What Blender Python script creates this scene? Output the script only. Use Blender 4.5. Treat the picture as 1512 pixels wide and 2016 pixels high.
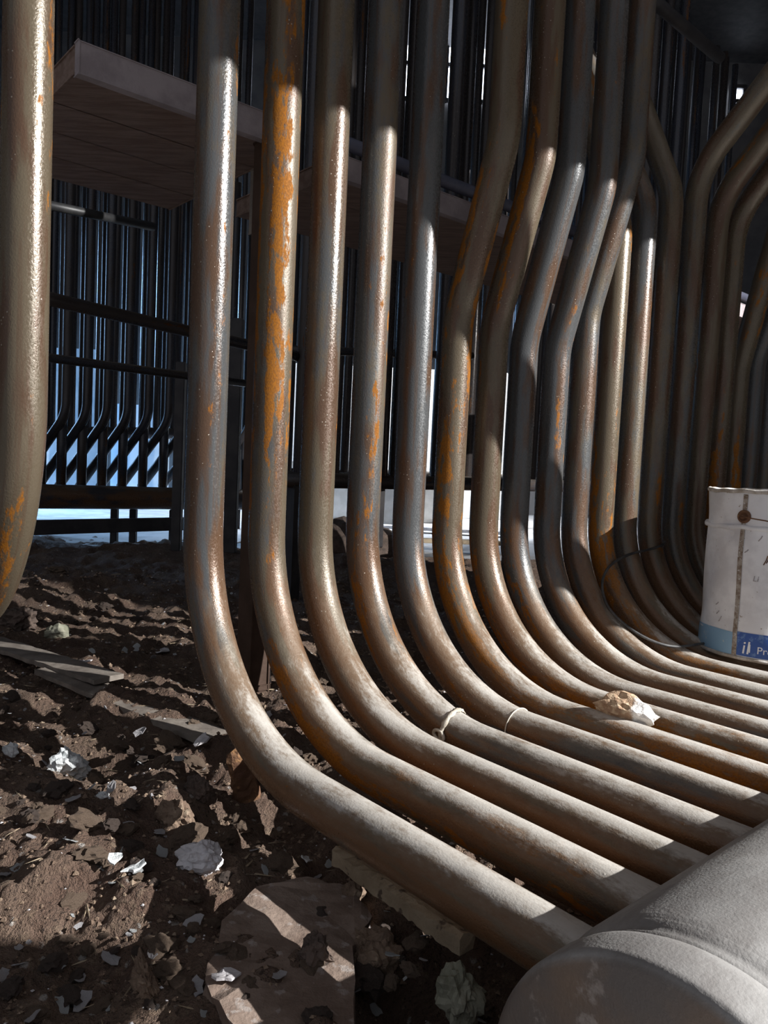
import bpy, bmesh, math, random
import numpy as np
from mathutils import Vector, Matrix, noise as mnoise

random.seed(7); np.random.seed(7)
SC = bpy.context.scene
COL = SC.collection
for o in list(bpy.data.objects): bpy.data.objects.remove(o)

# ------------------------------------------------------------------ camera
CZ = 0.56                                   # lens height above the dirt floor
IW, IH, FPX = 1512, 2016, 1516.0
PITCH, ROLL = math.radians(3.754), math.radians(2.675)
fwd = np.array([0, math.cos(PITCH), -math.sin(PITCH)])
up0 = np.array([0, math.sin(PITCH), math.cos(PITCH)])
rt = math.cos(ROLL)*np.array([1., 0, 0]) + math.sin(ROLL)*up0
up = -math.sin(ROLL)*np.array([1., 0, 0]) + math.cos(ROLL)*up0
cd = bpy.data.cameras.new('camera'); cam = bpy.data.objects.new('camera', cd); COL.objects.link(cam)
cd.sensor_fit = 'VERTICAL'; cd.sensor_height = 36.0; cd.lens = FPX/IH*36.0
cd.clip_start = 0.02; cd.clip_end = 60
M = Matrix.Identity(4)
for i in range(3):
    M[i][0] = rt[i]; M[i][1] = up[i]; M[i][2] = -fwd[i]
M[2][3] = CZ
cam.matrix_world = M
SC.camera = cam

# ------------------------------------------------------------------ world, lights, exposure
wd = bpy.data.worlds.new('world'); SC.world = wd; wd.use_nodes = True
bg = wd.node_tree.nodes['Background']
bg.inputs[0].default_value = (0.60, 0.62, 0.69, 1); bg.inputs[1].default_value = 0.47
SC.view_settings.view_transform = 'Standard'; SC.view_settings.look = 'None'
SC.view_settings.exposure = 0.0; SC.view_settings.gamma = 1.0
SC.view_settings.use_curve_mapping = False

# tube row frame: R runs along the row (away to the right), H from the row to the header drum
AA = math.radians(40.866)
RV = np.array([math.cos(AA), math.sin(AA), 0]); HV = np.array([math.sin(AA), -math.cos(AA), 0])
P0 = np.array([-.2874, 1.1686, 0])
def W(r, h, z):                              # row coordinates, z measured from lens height
    q = P0 + r*RV + h*HV
    return Vector((q[0], q[1], z + CZ))
LAMP = W(2.80, 4.10, 2.10)
AIM = W(0.6, 0.2, -0.1)
def add_light(name, kind, loc, target, energy, color, **kw):
    l = bpy.data.lights.new(name, kind); l.energy = energy; l.color = color
    for k, v in kw.items(): setattr(l, k, v)
    o = bpy.data.objects.new(name, l); COL.objects.link(o); o.location = loc
    o.rotation_euler = (Vector(target)-Vector(loc)).to_track_quat('-Z', 'Y').to_euler()
    return o
add_light('flood_light_beam', 'SPOT', LAMP + (AIM-LAMP).normalized()*0.06, AIM, 2750, (1.0, .985, .965), spot_size=math.radians(75), spot_blend=.3, shadow_soft_size=.014)
# daylight coming into the far end of the hall
add_light('hall_daylight_blue', 'AREA', (-6.2, 8.6, 2.2), (-2.6, 8.2, 0.3), 260, (.33, .60, 1.0), shape='RECTANGLE', size=2.0, size_y=2.0, spread=math.radians(75))
add_light('hall_daylight_white', 'AREA', (.6, 8.3, 3.4), (.6, 8.4, 0), 200, (.95, .97, 1.0), shape='RECTANGLE', size=3.0, size_y=1.5, spread=math.radians(95))

def ray(px, py):
    return fwd + rt*(px-IW/2)/FPX - up*(py-IH/2)/FPX
def PX(px, py, d):                           # a point seen at a pixel, d metres ahead of the lens
    q = ray(px, py)*d
    return Vector((q[0], q[1], q[2]+CZ))
def onz(px, py, z):                          # where a pixel's ray meets the level z (floor = 0)
    q = ray(px, py); k = (z-CZ)/q[2]
    return Vector((q[0]*k, q[1]*k, z))

# ------------------------------------------------------------------ mesh helpers
def tag(o, label=None, cat=None, group=None, kind=None):
    if label: o['label'] = label
    if cat: o['category'] = cat
    if group: o['group'] = group
    if kind: o['kind'] = kind
    return o
def mesh(name, verts, faces, mat=None, parent=None, smooth=True, attr=None):
    m = bpy.data.meshes.new(name)
    m.from_pydata([tuple(v) for v in verts], [], [tuple(f) for f in faces]); m.update()
    if mat: m.materials.append(mat)
    if smooth: m.polygons.foreach_set('use_smooth', [True]*len(m.polygons))
    if attr is not None:
        a = m.attributes.new('tc', 'FLOAT_VECTOR', 'POINT')
        a.data.foreach_set('vector', np.asarray(attr, dtype=np.float32).ravel())
    o = bpy.data.objects.new(name, m); COL.objects.link(o)
    if parent: o.parent = parent
    return o
def from_bm(name, bm, mat=None, parent=None, smooth=False):
    m = bpy.data.meshes.new(name); bm.normal_update(); bm.to_mesh(m); bm.free()
    if mat: m.materials.append(mat)
    if smooth: m.polygons.foreach_set('use_smooth', [True]*len(m.polygons))
    o = bpy.data.objects.new(name, m); COL.objects.link(o)
    if parent: o.parent = parent
    return o
def empty(name, loc=(0, 0, 0)):
    o = bpy.data.objects.new(name, None); COL.objects.link(o); o.location = loc; o.empty_display_size = .05
    return o
def fillet(pts, rads, step=math.radians(6)):
    pts = [Vector(p) for p in pts]; out = [pts[0]]
    for i in range(1, len(pts)-1):
        p, a, b = pts[i], (pts[i-1]-pts[i]).normalized(), (pts[i+1]-pts[i]).normalized()
        ang = math.acos(max(-1, min(1, a.dot(b)))); turn = math.pi-ang; r = rads[i]
        if turn < .01 or r <= 0: out.append(p); continue
        t = r*math.tan(turn/2); c = p+(a+b).normalized()*(r/math.cos(turn/2))
        s = (p+a*t)-c; e = (p+b*t)-c; n = max(3, int(turn/step)+1)
        ax = s.cross(e).normalized()
        for k in range(n+1): out.append(c + Matrix.Rotation(turn*k/n, 3, ax) @ s)
    out.append(pts[-1]); return out
def resample(pts, maxd):
    out = [pts[0]]
    for p in pts[1:]:
        n = max(1, int((p-out[-1]).length/maxd)); a = out[-1].copy()
        for k in range(1, n+1): out.append(a.lerp(p, k/n))
    return out
def sweep(name, pts, rad, mat, parent=None, n=32, cap=True, wob=0.0, inner=None):
    pts = [Vector(p) for p in pts]; N = len(pts)
    tans = [(pts[min(i+1, N-1)]-pts[max(i-1, 0)]).normalized() for i in range(N)]
    t0 = tans[0]; ref = Vector((0, 0, 1)) if abs(t0.z) < .9 else Vector((RV[0], RV[1], 0))
    u = (ref - t0*ref.dot(t0)).normalized(); V = []; A = []; L = 0
    for i in range(N):
        if i: L += (pts[i]-pts[i-1]).length
        t = tans[i]; u = (u-t*u.dot(t)).normalized(); v = t.cross(u)
        r = rad(i/(N-1)) if callable(rad) else rad
        for k in range(n):
            a = 2*math.pi*k/n; d = u*math.cos(a)+v*math.sin(a)
            V.append(pts[i]+d*(r*(1+wob*math.sin(3*a+L*7)*math.sin(L*11)))); A.append((math.cos(a)*.03, math.sin(a)*.03, L))
    F = [(i*n+k, i*n+(k+1) % n, (i+1)*n+(k+1) % n, (i+1)*n+k) for i in range(N-1) for k in range(n)]
    if cap: F += [tuple(range(n))[::-1], tuple(range((N-1)*n, N*n))]
    o = mesh(name, V, F, mat, parent, True, A); o.color = (.40, .5, 0, 1)
    return o
def lathe(name, prof, mat, parent=None, n=64, origin=Vector((0, 0, 0)), axis=None, ref=None, closed=False):
    axis = Vector((0, 0, 1) if axis is None else tuple(axis)).normalized(); ref = Vector(ref) if ref is not None else (Vector((1, 0, 0)) if abs(axis.x) < .9 else Vector((0, 1, 0)))
    u = (ref-axis*ref.dot(axis)).normalized(); v = axis.cross(u); V = []; A = []
    for (r, s) in prof:
        for k in range(n):
            a = 2*math.pi*k/n; V.append(origin+axis*s+(u*math.cos(a)+v*math.sin(a))*r); A.append((math.cos(a)*r, math.sin(a)*r, s))
    m = len(prof)
    F = [(i*n+k, i*n+(k+1) % n, (i+1)*n+(k+1) % n, (i+1)*n+k) for i in range(m-1) for k in range(n)]
    if closed: F += [((m-1)*n+k, (m-1)*n+(k+1) % n, (k+1) % n, k) for k in range(n)]
    return mesh(name, V, F, mat, parent, True, A)
def oriented_box(name, c, ax, ay, az, sx, sy, sz, mat, parent=None, bev=.004, rough=0.0, cuts=0, seed=0):
    bm = bmesh.new(); bmesh.ops.create_cube(bm, size=1)
    if cuts:
        bmesh.ops.subdivide_edges(bm, edges=bm.edges[:], cuts=cuts, use_grid_fill=True)
    c, ax, ay, az = Vector(c), Vector(ax).normalized(), Vector(ay).normalized(), Vector(az).normalized()
    rr = random.Random(seed)
    for v in bm.verts:
        p = v.co.copy(); j = Vector((rr.uniform(-1, 1), rr.uniform(-1, 1), rr.uniform(-1, 1)))*rough
        v.co = c+ax*(p.x*sx)+ay*(p.y*sy)+az*(p.z*sz)+j
    if bev and not cuts: bmesh.ops.bevel(bm, geom=bm.edges[:], offset=bev, segments=2, affect='EDGES')
    bmesh.ops.recalc_face_normals(bm, faces=bm.faces[:])
    return from_bm(name, bm, mat, parent, bool(cuts))

# ---- value noise
_P = np.random.RandomState(3).rand(64, 64)
def vnoise(x, y):
    x = np.asarray(x, float); y = np.asarray(y, float); xi = np.floor(x).astype(int); yi = np.floor(y).astype(int)
    fx = x-xi; fy = y-yi; fx = fx*fx*(3-2*fx); fy = fy*fy*(3-2*fy); g = lambda a, b: _P[a % 64, b % 64]
    return (g(xi, yi)*(1-fx)+g(xi+1, yi)*fx)*(1-fy)+(g(xi, yi+1)*(1-fx)+g(xi+1, yi+1)*fx)*fy
def fbm(x, y, o=4):
    s = 0; a = .5
    for k in range(o): s = s+a*(vnoise(x*2**k+k*17.3, y*2**k+k*9.1)-.5); a *= .5
    return s

# ------------------------------------------------------------------ materials
class NT:
    def __init__(s, name):
        s.m = bpy.data.materials.new(name); s.m.use_nodes = True; s.t = s.m.node_tree; s.n = s.t.nodes; s.l = s.t.links
        s.b = s.n['Principled BSDF']
    def node(s, k, **kw):
        n = s.n.new(k)
        for a, v in kw.items(): setattr(n, a, v)
        return n
    def put(s, i, v):
        if hasattr(v, 'is_linked') or isinstance(v, bpy.types.NodeSocket): s.l.new(v, i)
        elif isinstance(v, (tuple, list)) and len(v) == 3 and i.type == 'RGBA': i.default_value = (*v, 1)
        else: i.default_value = v
    def noise(s, co, scale, detail=4, rough=.55, out=0):
        n = s.node('ShaderNodeTexNoise'); s.put(n.inputs['Vector'], co); n.inputs['Scale'].default_value = scale
        n.inputs['Detail'].default_value = detail; n.inputs['Roughness'].default_value = rough; return n.outputs[out]
    def mapping(s, co, scale=(1, 1, 1), loc=None):
        n = s.node('ShaderNodeMapping'); s.put(n.inputs[0], co); n.inputs['Scale'].default_value = scale
        if loc is not None: s.put(n.inputs['Location'], loc)
        return n.outputs[0]
    def ramp(s, f, a, b, lo=0., hi=1.):
        n = s.node('ShaderNodeMapRange'); n.interpolation_type = 'SMOOTHSTEP'; s.put(n.inputs[0], f)
        n.inputs[1].default_value = a; n.inputs[2].default_value = b; n.inputs[3].default_value = lo; n.inputs[4].default_value = hi
        return n.outputs[0]
    def mix(s, f, a, b):
        n = s.node('ShaderNodeMix', data_type='RGBA'); s.put(n.inputs[0], f); s.put(n.inputs[6], a); s.put(n.inputs[7], b); return n.outputs[2]
    def math(s, op, a, b=0.):
        n = s.node('ShaderNodeMath', operation=op); s.put(n.inputs[0], a); s.put(n.inputs[1], b); return n.outputs[0]
    def bump(s, h, dist, strength=1.):
        n = s.node('ShaderNodeBump'); s.put(n.inputs['Height'], h); n.inputs['Distance'].default_value = dist; n.inputs['Strength'].default_value = strength
        s.l.new(n.outputs[0], s.b.inputs['Normal']); return n
    def coord(s): return s.node('ShaderNodeTexCoord').outputs['Object']
    def fin(s, color=None, rough=None, metal=None):
        if color is not None: s.put(s.b.inputs['Base Color'], color)
        if rough is not None: s.put(s.b.inputs['Roughness'], rough)
        if metal is not None: s.put(s.b.inputs['Metallic'], metal)
        return s.m

def mat_tube(name, steel=(.082, .085, .087), olive=(.118, .093, .062), brown=(.095, .055, .034), rust=(.30, .108, .008), dust=(.64, .615, .575), dustiness=1.0):
    t = NT(name)
    at = t.node('ShaderNodeAttribute', attribute_name='tc').outputs['Vector']
    oi = t.node('ShaderNodeObjectInfo')
    cmb = t.node('ShaderNodeCombineXYZ'); r10 = t.math('MULTIPLY', oi.outputs['Random'], 37.); t.put(cmb.inputs[2], r10); t.put(cmb.inputs[0], oi.outputs['Random'])
    add = t.node('ShaderNodeVectorMath', operation='ADD'); t.put(add.inputs[0], at); t.put(add.inputs[1], cmb.outputs[0]); co = add.outputs[0]
    sep = t.node('ShaderNodeSeparateColor'); t.put(sep.inputs[0], oi.outputs['Color'])
    rustamt, warm = sep.outputs[0], sep.outputs[1]
    big = t.noise(t.mapping(co, (14, 14, 1.6)), 1., 4)
    mid = t.noise(t.mapping(co, (34, 34, 5)), 1., 5)
    fine = t.noise(t.mapping(co, (420, 420, 300)), 1., 3)
    strk = t.noise(t.mapping(co, (120, 120, 3)), 1., 3)
    ol = t.ramp(t.math('ADD', t.math('ADD', t.math('MULTIPLY', big, .6), t.math('MULTIPLY', t.noise(t.mapping(co, (55, 55, 20)), 1., 6, .75), .4)), t.math('MULTIPLY', t.math('SUBTRACT', warm, .5), .55)), .43, .57)
    c = t.mix(ol, steel, olive)
    geo = t.node('ShaderNodeNewGeometry'); sp = t.node('ShaderNodeSeparateXYZ'); t.put(sp.inputs[0], geo.outputs['Position'])
    low = t.ramp(sp.outputs[2], .16, .55, 1, 0)
    c = t.mix(t.ramp(strk, .52, .72, 0, .6), c, brown)
    c = t.mix(t.ramp(t.math('ADD', mid, t.math('MULTIPLY', low, .12)), .48, .62), c, t.mix(low, brown, (.160, .084, .042)))
    rm = t.math('ADD', t.math('ADD', t.math('MULTIPLY', t.noise(t.mapping(co, (20, 20, 2.0)), 1., 4, .6), .62), t.math('MULTIPLY', t.noise(t.mapping(co, (75, 75, 26)), 1., 5, .7), .38)), t.math('MULTIPLY', t.math('SUBTRACT', rustamt, .5), .34))
    rmask = t.ramp(rm, .57, .61, 0, .9)
    c = t.mix(rmask, c, t.mix(t.ramp(fine, .35, .65), rust, (.20, .075, .012)))
    # settled dust lies where the metal faces up
    sx = t.node('ShaderNodeSeparateXYZ'); t.put(sx.inputs[0], geo.outputs['Normal'])
    dn = t.math('ADD', sx.outputs[2], t.math('MULTIPLY', t.math('SUBTRACT', t.math('ADD', t.math('MULTIPLY', t.noise(t.mapping(co, (34, 34, 9)), 1., 6, .7), .72), t.math('MULTIPLY', t.noise(t.mapping(co, (170, 170, 90)), 1., 4, .7), .28)), .5), 1.9))
    dm0 = t.math('MULTIPLY', t.ramp(dn, .12, .85), .48*dustiness)
    c = t.mix(dm0, c, (dust[0]*.42, dust[1]*.37, dust[2]*.30))
    dm = t.math('MULTIPLY', t.ramp(dn, .62, 1.05), .95*dustiness)
    c = t.mix(dm, c, t.mix(t.noise(t.mapping(co, (60, 60, 40)), 1., 4), (dust[0]*.75, dust[1]*.72, dust[2]*.68), dust))
    vo = t.node('ShaderNodeTexVoronoi'); t.put(vo.inputs['Vector'], co); vo.inputs['Scale'].default_value = 120
    spk = t.math('MULTIPLY', t.ramp(t.math('ADD', vo.outputs['Distance'], t.math('MULTIPLY', fine, .12)), .16, .22, 1, 0), t.ramp(mid, .56, .62))
    c = t.mix(t.math('MULTIPLY', spk, .38), c, (.62, .58, .50))
    rg = t.math('ADD', t.ramp(t.math('ADD', t.math('MULTIPLY', big, .5), t.math('MULTIPLY', fine, .5)), .38, .62, .19, .46), t.math('ADD', t.math('MULTIPLY', rmask, .3), t.math('MULTIPLY', dm0, .42)))
    t.put(t.b.inputs['Specular IOR Level'], t.math('SUBTRACT', .5, t.math('MULTIPLY', rmask, .42)))
    met = t.math('MULTIPLY', t.math('SUBTRACT', 1., t.math('MAXIMUM', dm0, rmask)), .22)
    t.bump(t.math('ADD', fine, t.math('MULTIPLY', t.math('ADD', t.math('MULTIPLY', mid, .5), spk), 1.2)), .0008, .5)
    return t.fin(c, rg, met)
M_TUBE = mat_tube('tube_steel')
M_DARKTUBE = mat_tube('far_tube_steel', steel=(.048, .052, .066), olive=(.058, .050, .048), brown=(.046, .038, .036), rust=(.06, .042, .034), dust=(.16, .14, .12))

def mat_header():
    t = NT('header_steel'); co = t.node('ShaderNodeAttribute', attribute_name='tc').outputs['Vector']
    a = t.noise(t.mapping(co, (9, 9, 9)), 1., 5); b = t.noise(co, 60, 5, .7)
    c = t.mix(t.ramp(a, .4, .62), (.135, .118, .110), (.19, .135, .10)); c = t.mix(t.ramp(t.noise(co, 22, 5, .7), .52, .62), c, (.30, .26, .235))
    geo = t.node('ShaderNodeNewGeometry'); sx = t.node('ShaderNodeSeparateXYZ'); t.put(sx.inputs[0], geo.outputs['Normal'])
    dn = t.math('ADD', sx.outputs[2], t.math('MULTIPLY', t.math('SUBTRACT', a, .5), .8))
    dm = t.ramp(dn, .12, .6, 0, .92)
    c = t.mix(dm, c, t.mix(t.ramp(t.noise(t.mapping(co, (10, 10, 4)), 1., 6, .7), .38, .60), t.mix(b, (.20, .19, .182), (.29, .28, .272)), t.mix(b, (.30, .296, .29), (.42, .415, .405))))
    t.bump(t.math('ADD', t.noise(co, 420, 3), t.math('MULTIPLY', b, .8)), .0009, .45)
    return t.fin(c, t.math('ADD', t.math('MULTIPLY', dm, .3), .5), .15)
M_HEADER = mat_header()

def mat_simple(name, c1, c2, scale=12, rough=.8, metal=0., bump=.002, stretch=(1, 1, 1), c3=None):
    t = NT(name); co = t.mapping(t.coord(), stretch); n = t.noise(co, scale, 5, .6)
    c = t.mix(t.ramp(n, .36, .64), c1, c2)
    if c3: c = t.mix(t.ramp(t.noise(co, scale*2.7, 4), .58, .66), c, c3)
    if bump: t.bump(t.noise(co, scale*3, 5, .65), bump, .8)
    return t.fin(c, rough, metal)
def mat_dirt():
    t = NT('dirt'); co = t.coord()
    a = t.noise(co, 5, 6, .6); b = t.noise(co, 34, 6, .7); d = t.noise(co, 150, 4, .7)
    c = t.mix(t.ramp(a, .38, .62), (.160, .098, .070), (.225, .155, .112))
    c = t.mix(t.ramp(b, .52, .68), c, (.30, .215, .15)); c = t.mix(t.ramp(d, .58, .66), c, (.075, .048, .036))
    vo = t.node('ShaderNodeTexVoronoi'); t.put(vo.inputs['Vector'], co); vo.inputs['Scale'].default_value = 42; vo.inputs['Randomness'].default_value = 1
    sp = t.math('MULTIPLY', t.ramp(vo.outputs['Distance'], .16, .24, 1, 0), t.ramp(b, .50, .58))
    c = t.mix(sp, c, (.50, .46, .42))
    t.bump(t.math('ADD', t.math('MULTIPLY', b, 2.2), d), .014, 1.)
    return t.fin(c, .92)
M_DIRT = mat_dirt()
M_CONC = mat_simple('concrete', (.34, .33, .32), (.46, .45, .44), 6, .85, bump=.004)
M_WALL = mat_simple('sooty_plaster', (.085, .08, .08), (.14, .13, .125), 3, .8, bump=.002)
M_BLUEW = mat_simple('pale_blue_paint', (.42, .55, .66), (.58, .68, .76), 3, .8, bump=.002)
M_WHITEW = mat_simple('white_board', (.60, .60, .59), (.72, .72, .71), 4, .8, bump=.001)
M_WOOD = mat_simple('deck_wood', (.16, .10, .075), (.23, .16, .13), 9, .8, bump=.003, stretch=(1, 6, 6))
M_TIMBER = mat_simple('weathered_timber', (.26, .20, .13), (.40, .32, .22), 16, .85, bump=.006, c3=(.10, .07, .05))
M_PLANK = mat_simple('grey_plank', (.16, .135, .115), (.27, .235, .20), 14, .75, bump=.003)
M_RUST = mat_simple('rusty_iron', (.13, .062, .034), (.24, .13, .07), 22, .8, .1, .006, c3=(.34, .18, .08))
M_BROWNPOST = mat_simple('brown_post', (.060, .034, .022), (.085, .05, .035), 15, .6, .2, .001)
M_PLASTER = mat_simple('white_plaster', (.60, .64, .65), (.80, .82, .82), 30, .85, bump=.006)
M_PAPER = mat_simple('grey_white_scrap', (.55, .53, .54), (.74, .72, .74), 25, .7, bump=.004)
M_STONE = mat_simple('brown_rubble', (.15, .10, .07), (.26, .185, .13), 25, .9, bump=.008, c3=(.36, .28, .2))
M_DSTONE = mat_simple('dark_rubble', (.075, .055, .045), (.14, .10, .08), 22, .9, bump=.008)
M_GSTONE = mat_simple('green_grey_stone', (.22, .22, .16), (.36, .35, .27), 18, .85, bump=.004)
M_STEELB = mat_simple('dark_beam_steel', (.045, .042, .045), (.07, .065, .065), 10, .6, .3, .001)
M_BLUEPIPE = mat_simple('blue_grey_pipe', (.07, .075, .11), (.11, .115, .16), 12, .5, .3, .001)
M_CABLE = mat_simple('black_cable', (.03, .03, .032), (.07, .07, .07), 40, .55, 0, 0)
M_WIRE = mat_simple('pale_wire', (.62, .58, .50), (.74, .70, .62), 60, .5, 0, 0)
M_TAPE = mat_simple('dusty_tape', (.46, .41, .33), (.66, .61, .52), 60, .7, 0, .002)
M_BLACK = mat_simple('black_paint', (.02, .02, .022), (.035, .035, .035), 20, .45, 0, 0)
M_GREYBOX = mat_simple('grey_enamel', (.42, .42, .41), (.52, .52, .51), 8, .6, 0, 0)
def mat_emit(name, col, st):
    t = NT(name); t.b.inputs['Base Color'].default_value = (*col, 1); t.b.inputs['Emission Color'].default_value = (*col, 1); t.b.inputs['Emission Strength'].default_value = st; return t.m
M_PANE = mat_emit('daylit_pane', (.76, .85, 1.0), 8.0)
M_LENS = mat_emit('lit_lamp_glass', (1, .97, .92), 6.0)

# ------------------------------------------------------------------ dirt floor
GROUND_BUMPS = []                            # (x, y, radius, height)
def gb(px, py, rad, h):
    q = onz(px, py, 0.0); GROUND_BUMPS.append((q.x, q.y, rad, h))
gb(120, 1640, .11, .035); gb(40, 1560, .10, .03); gb(330, 1610, .07, .035); gb(300, 1800, .07, .03); gb(120, 1760, .05, .03)
gb(180, 1500, .11, -.055); gb(430, 1545, .09, -.03); gb(880, 1930, .07, -.09); gb(780, 1960, .06, -.06); gb(200, 1880, .10, -.03)
gb(480, 1500, .06, .03); gb(1000, 1880, .05, -.05); gb(330, 1430, .09, .02); gb(60, 1400, .1, -.03)
gb(660, 1700, .05, -.02); gb(560, 1600, .06, -.04)
def ground(x, y):
    x = np.asarray(x, float); y = np.asarray(y, float)
    z = .075*fbm(x*2.1+5, y*2.1+3, 3) + .050*fbm(x*9+1, y*9+8, 4) + .040*np.maximum(fbm(x*30, y*30, 3), -.05) + .016*fbm(x*90, y*90, 2)
    rid = np.abs(fbm(x*7+20, y*3+4, 2)); z = z + .05*(0.12-np.minimum(rid, .12))/.12*.35
    for bx, by, rr, h in GROUND_BUMPS: z = z + h*np.exp(-((x-bx)**2+(y-by)**2)/(rr*rr))
    return z
def gpt(px, py):
    p = onz(px, py, 0.)
    for k in range(6): p = onz(px, py, float(ground(p.x, p.y)))
    return p
NY, NX = 480, 420
ys = .34*np.exp(np.linspace(0, math.log(5.6/.34), NY)); ts = np.linspace(-1, 1, NX)
Y, T = np.meshgrid(ys, ts, indexing='ij'); X = T*(.62*Y+.62)+.05*Y
Z = ground(X, Y) - np.clip((Y-4.3)/1.1, 0, 1)*.10
V = np.stack([X, Y, Z], -1).reshape(-1, 3)
ii = (np.arange(NY-1)[:, None]*NX+np.arange(NX-1)[None, :]).ravel()
g = mesh('ground', V, np.stack([ii, ii+1, ii+NX+1, ii+NX], -1), M_DIRT)
tag(g, 'dark brown dirt floor strewn with rubble under the tubes', kind='structure')
fl = oriented_box('floor', (0, 5, -.13), (1, 0, 0), (0, 1, 0), (0, 0, 1), 16, 16, .1, M_CONC, bev=0)
tag(fl, 'pale concrete floor of the hall beyond the dirt', kind='structure')

# ------------------------------------------------------------------ main row of boiler tubes
SP = .10889; ZC = -.4247; RB = .31; TR = .030
OFF = [-.031, .015, .020, .008, .004, .006, .003, .002, -.009, -.004, -.009, -.009, -.013, -.004, .004, .010, .007, .003, -.002, 0.]
def rof(i): return (-2 if i == 0 else i-1)*SP+OFF[i]
HL, HZ, HR, HE = .8785, -.41, .132, -.146    # header: distance along H, height, radius, end along R
TOP = 2.3
UPPER = {}
for i in (6, 7, 8, 9): UPPER[i] = [(.0, .285 if i < 8 else .27), (.095 if i < 8 else .092, .600)]
UPPER[10] = [(0, .36), (.09, .68)]
UPPER[11] = [(0, .58), (-.22, 1.20)]; UPPER[12] = [(0, .66), (-.32, 1.30)]; UPPER[13] = [(0, .72), (-.36, 1.55)]
UPPER[14] = [(.003, .80), (.42, 1.25)]; UPPER[15] = [(.008, .755), (.42, 1.23)]; UPPER[16] = [(.008, .73), (.42, 1.25)]
UPPER[17] = [(0, .32), (.10, .80)]; UPPER[18] = [(0, .36), (.12, .76)]; UPPER[19] = [(0, .38), (.12, .78)]
DESC = ['lone rusty brown boiler tube at the far left edge, bending away leftwards',
 'grey-olive boiler tube nearest the camera, first of the curved row, lowest across the floor',
 'boiler tube streaked with bright orange rust, second in the curved row',
 'smooth brownish boiler tube, third in the curved row, between two rust-streaked ones',
 'boiler tube with a dusty tape knot at its bend, fourth in the curved row',
 'blue-grey boiler tube with a pale wire ring on its bend, fifth in the curved row',
 'sixth boiler tube of the curved row, first with a sideways jog, orange rust patch midway',
 'seventh boiler tube of the curved row, jogged, passing just left of the stone',
 'eighth boiler tube of the curved row, jogged, its middle in dark shade',
 'ninth boiler tube of the curved row, last of the four jogged dark-topped ones',
 'tenth boiler tube of the curved row, its top hidden behind the jogged tubes',
 'eleventh boiler tube of the curved row, reddish, with the cable loop lying against it',
 'twelfth boiler tube of the curved row, leaning back to the left at the top',
 'thirteenth boiler tube of the curved row, leaning back left highest of all',
 'fourteenth boiler tube of the curved row, brown, bending right near the top',
 'fifteenth boiler tube of the curved row, behind the left edge of the bucket',
 'sixteenth boiler tube of the curved row, rising above the bucket rim, bending right at top',
 'seventeenth boiler tube of the curved row, thin-looking, behind the bucket lug',
 'eighteenth boiler tube of the curved row, second from the right edge above the bucket',
 'last boiler tube visible at the right edge, above the bucket']
RUSTA = [.54, .36, .72, .32, .52, .36, .70, .62, .32, .40, .40, .58, .38, .42, .38, .45, .50, .52, .4, .4]
WARM = [.85, .52, .55, .62, .40, .28, .75, .72, .25, .40, .45, .70, .52, .60, .55, .60, .75, .70, .35, .4]
TUBE_PATH = {}
for i in range(20):
    r = rof(i); nodes = [(0, TOP)]; rads = [0]
    up_n = UPPER.get(i)
    if up_n:
        nodes = [(up_n[-1][0], TOP)] + [n for n in reversed(up_n)]; rads = [0] + [.22]*len(up_n)
    if i == 0:
        nodes += [(0, -.27), (-1.6, -.33)]; rads += [.34, 0]
    else:
        nodes += [(0, ZC), (HL-math.sqrt(HR**2-(ZC-HZ)**2)+.004, ZC)]; rads += [RB, 0]
    pts = resample(fillet([W(r, h, z) for h, z in nodes], rads, math.radians(4)), .05)
    TUBE_PATH[i] = pts
    o = sweep('boiler_tube', pts, TR, M_TUBE, n=36, wob=.004)
    o.color = (RUSTA[i], WARM[i], 0, 1)
    tag(o, DESC[i], 'boiler tube', 'boiler tubes of the front curved row')

# ------------------------------------------------------------------ header drum
hd = empty('header_drum', W(HE+.5, HL, HZ-HR)); hd_i = Matrix.Translation(-hd.location)
def under(o, root):
    o.parent = root; o.matrix_parent_inverse = Matrix.Translation(-Vector(root.location)); return o
ho = W(HE, HL, HZ)
under(lathe('shell', [(HR-.002, .060), (HR, .066)]+[(HR, .066+k*.12) for k in range(1, 23)]+[(.0, .066+22*.12)], M_HEADER, None, 96, ho, RV), hd)
under(lathe('end_cap', [(.0001, -.003), (.05, -.003), (.1235, -.001), (.1275, .0), (.1305, .002), (.1315, .006), (.1315, .030), (.1305, .036), (.127, .043), (.126, .046)], M_HEADER, None, 96, ho, RV), hd)
wb = under(lathe('weld_bead', [(.126, .044), (.1275, .047), (.1265, .050), (.128, .054), (.130, .058), (.1305, .062)], M_HEADER, None, 96, ho, RV), hd)
tag(hd, 'thick dusty grey header drum with a capped end at the lower right', 'header drum')

# ------------------------------------------------------------------ bucket
def mat_bucket():
    t = NT('bucket_white'); co = t.coord()
    a = t.noise(co, 14, 5, .6); b = t.noise(co, 70, 4, .7)
    c = t.mix(t.ramp(a, .42, .66), (.84, .87, .92), (.70, .72, .77))
    c = t.mix(t.ramp(b, .66, .72), c, (.22, .16, .11))
    t.bump(t.noise(co, 9, 3), .006, .5)
    return t.fin(c, .38)
M_BUCKET = mat_bucket()
M_SEAM = mat_simple('rusty_seam', (.20, .145, .105), (.42, .38, .34), 70, .7, 0, .003, c3=(.62, .62, .62))
def mat_band(name, col, worn):
    t = NT(name); co = t.coord(); a = t.noise(co, 45, 5, .7)
    return t.fin(t.mix(t.ramp(a, .58, .66), col, worn), .45)
M_LBLUE = mat_band('light_blue_print', (.25, .43, .62), (.50, .56, .62)); M_DBLUE = mat_band('dark_blue_print', (.022, .085, .34), (.10, .20, .45))
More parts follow.
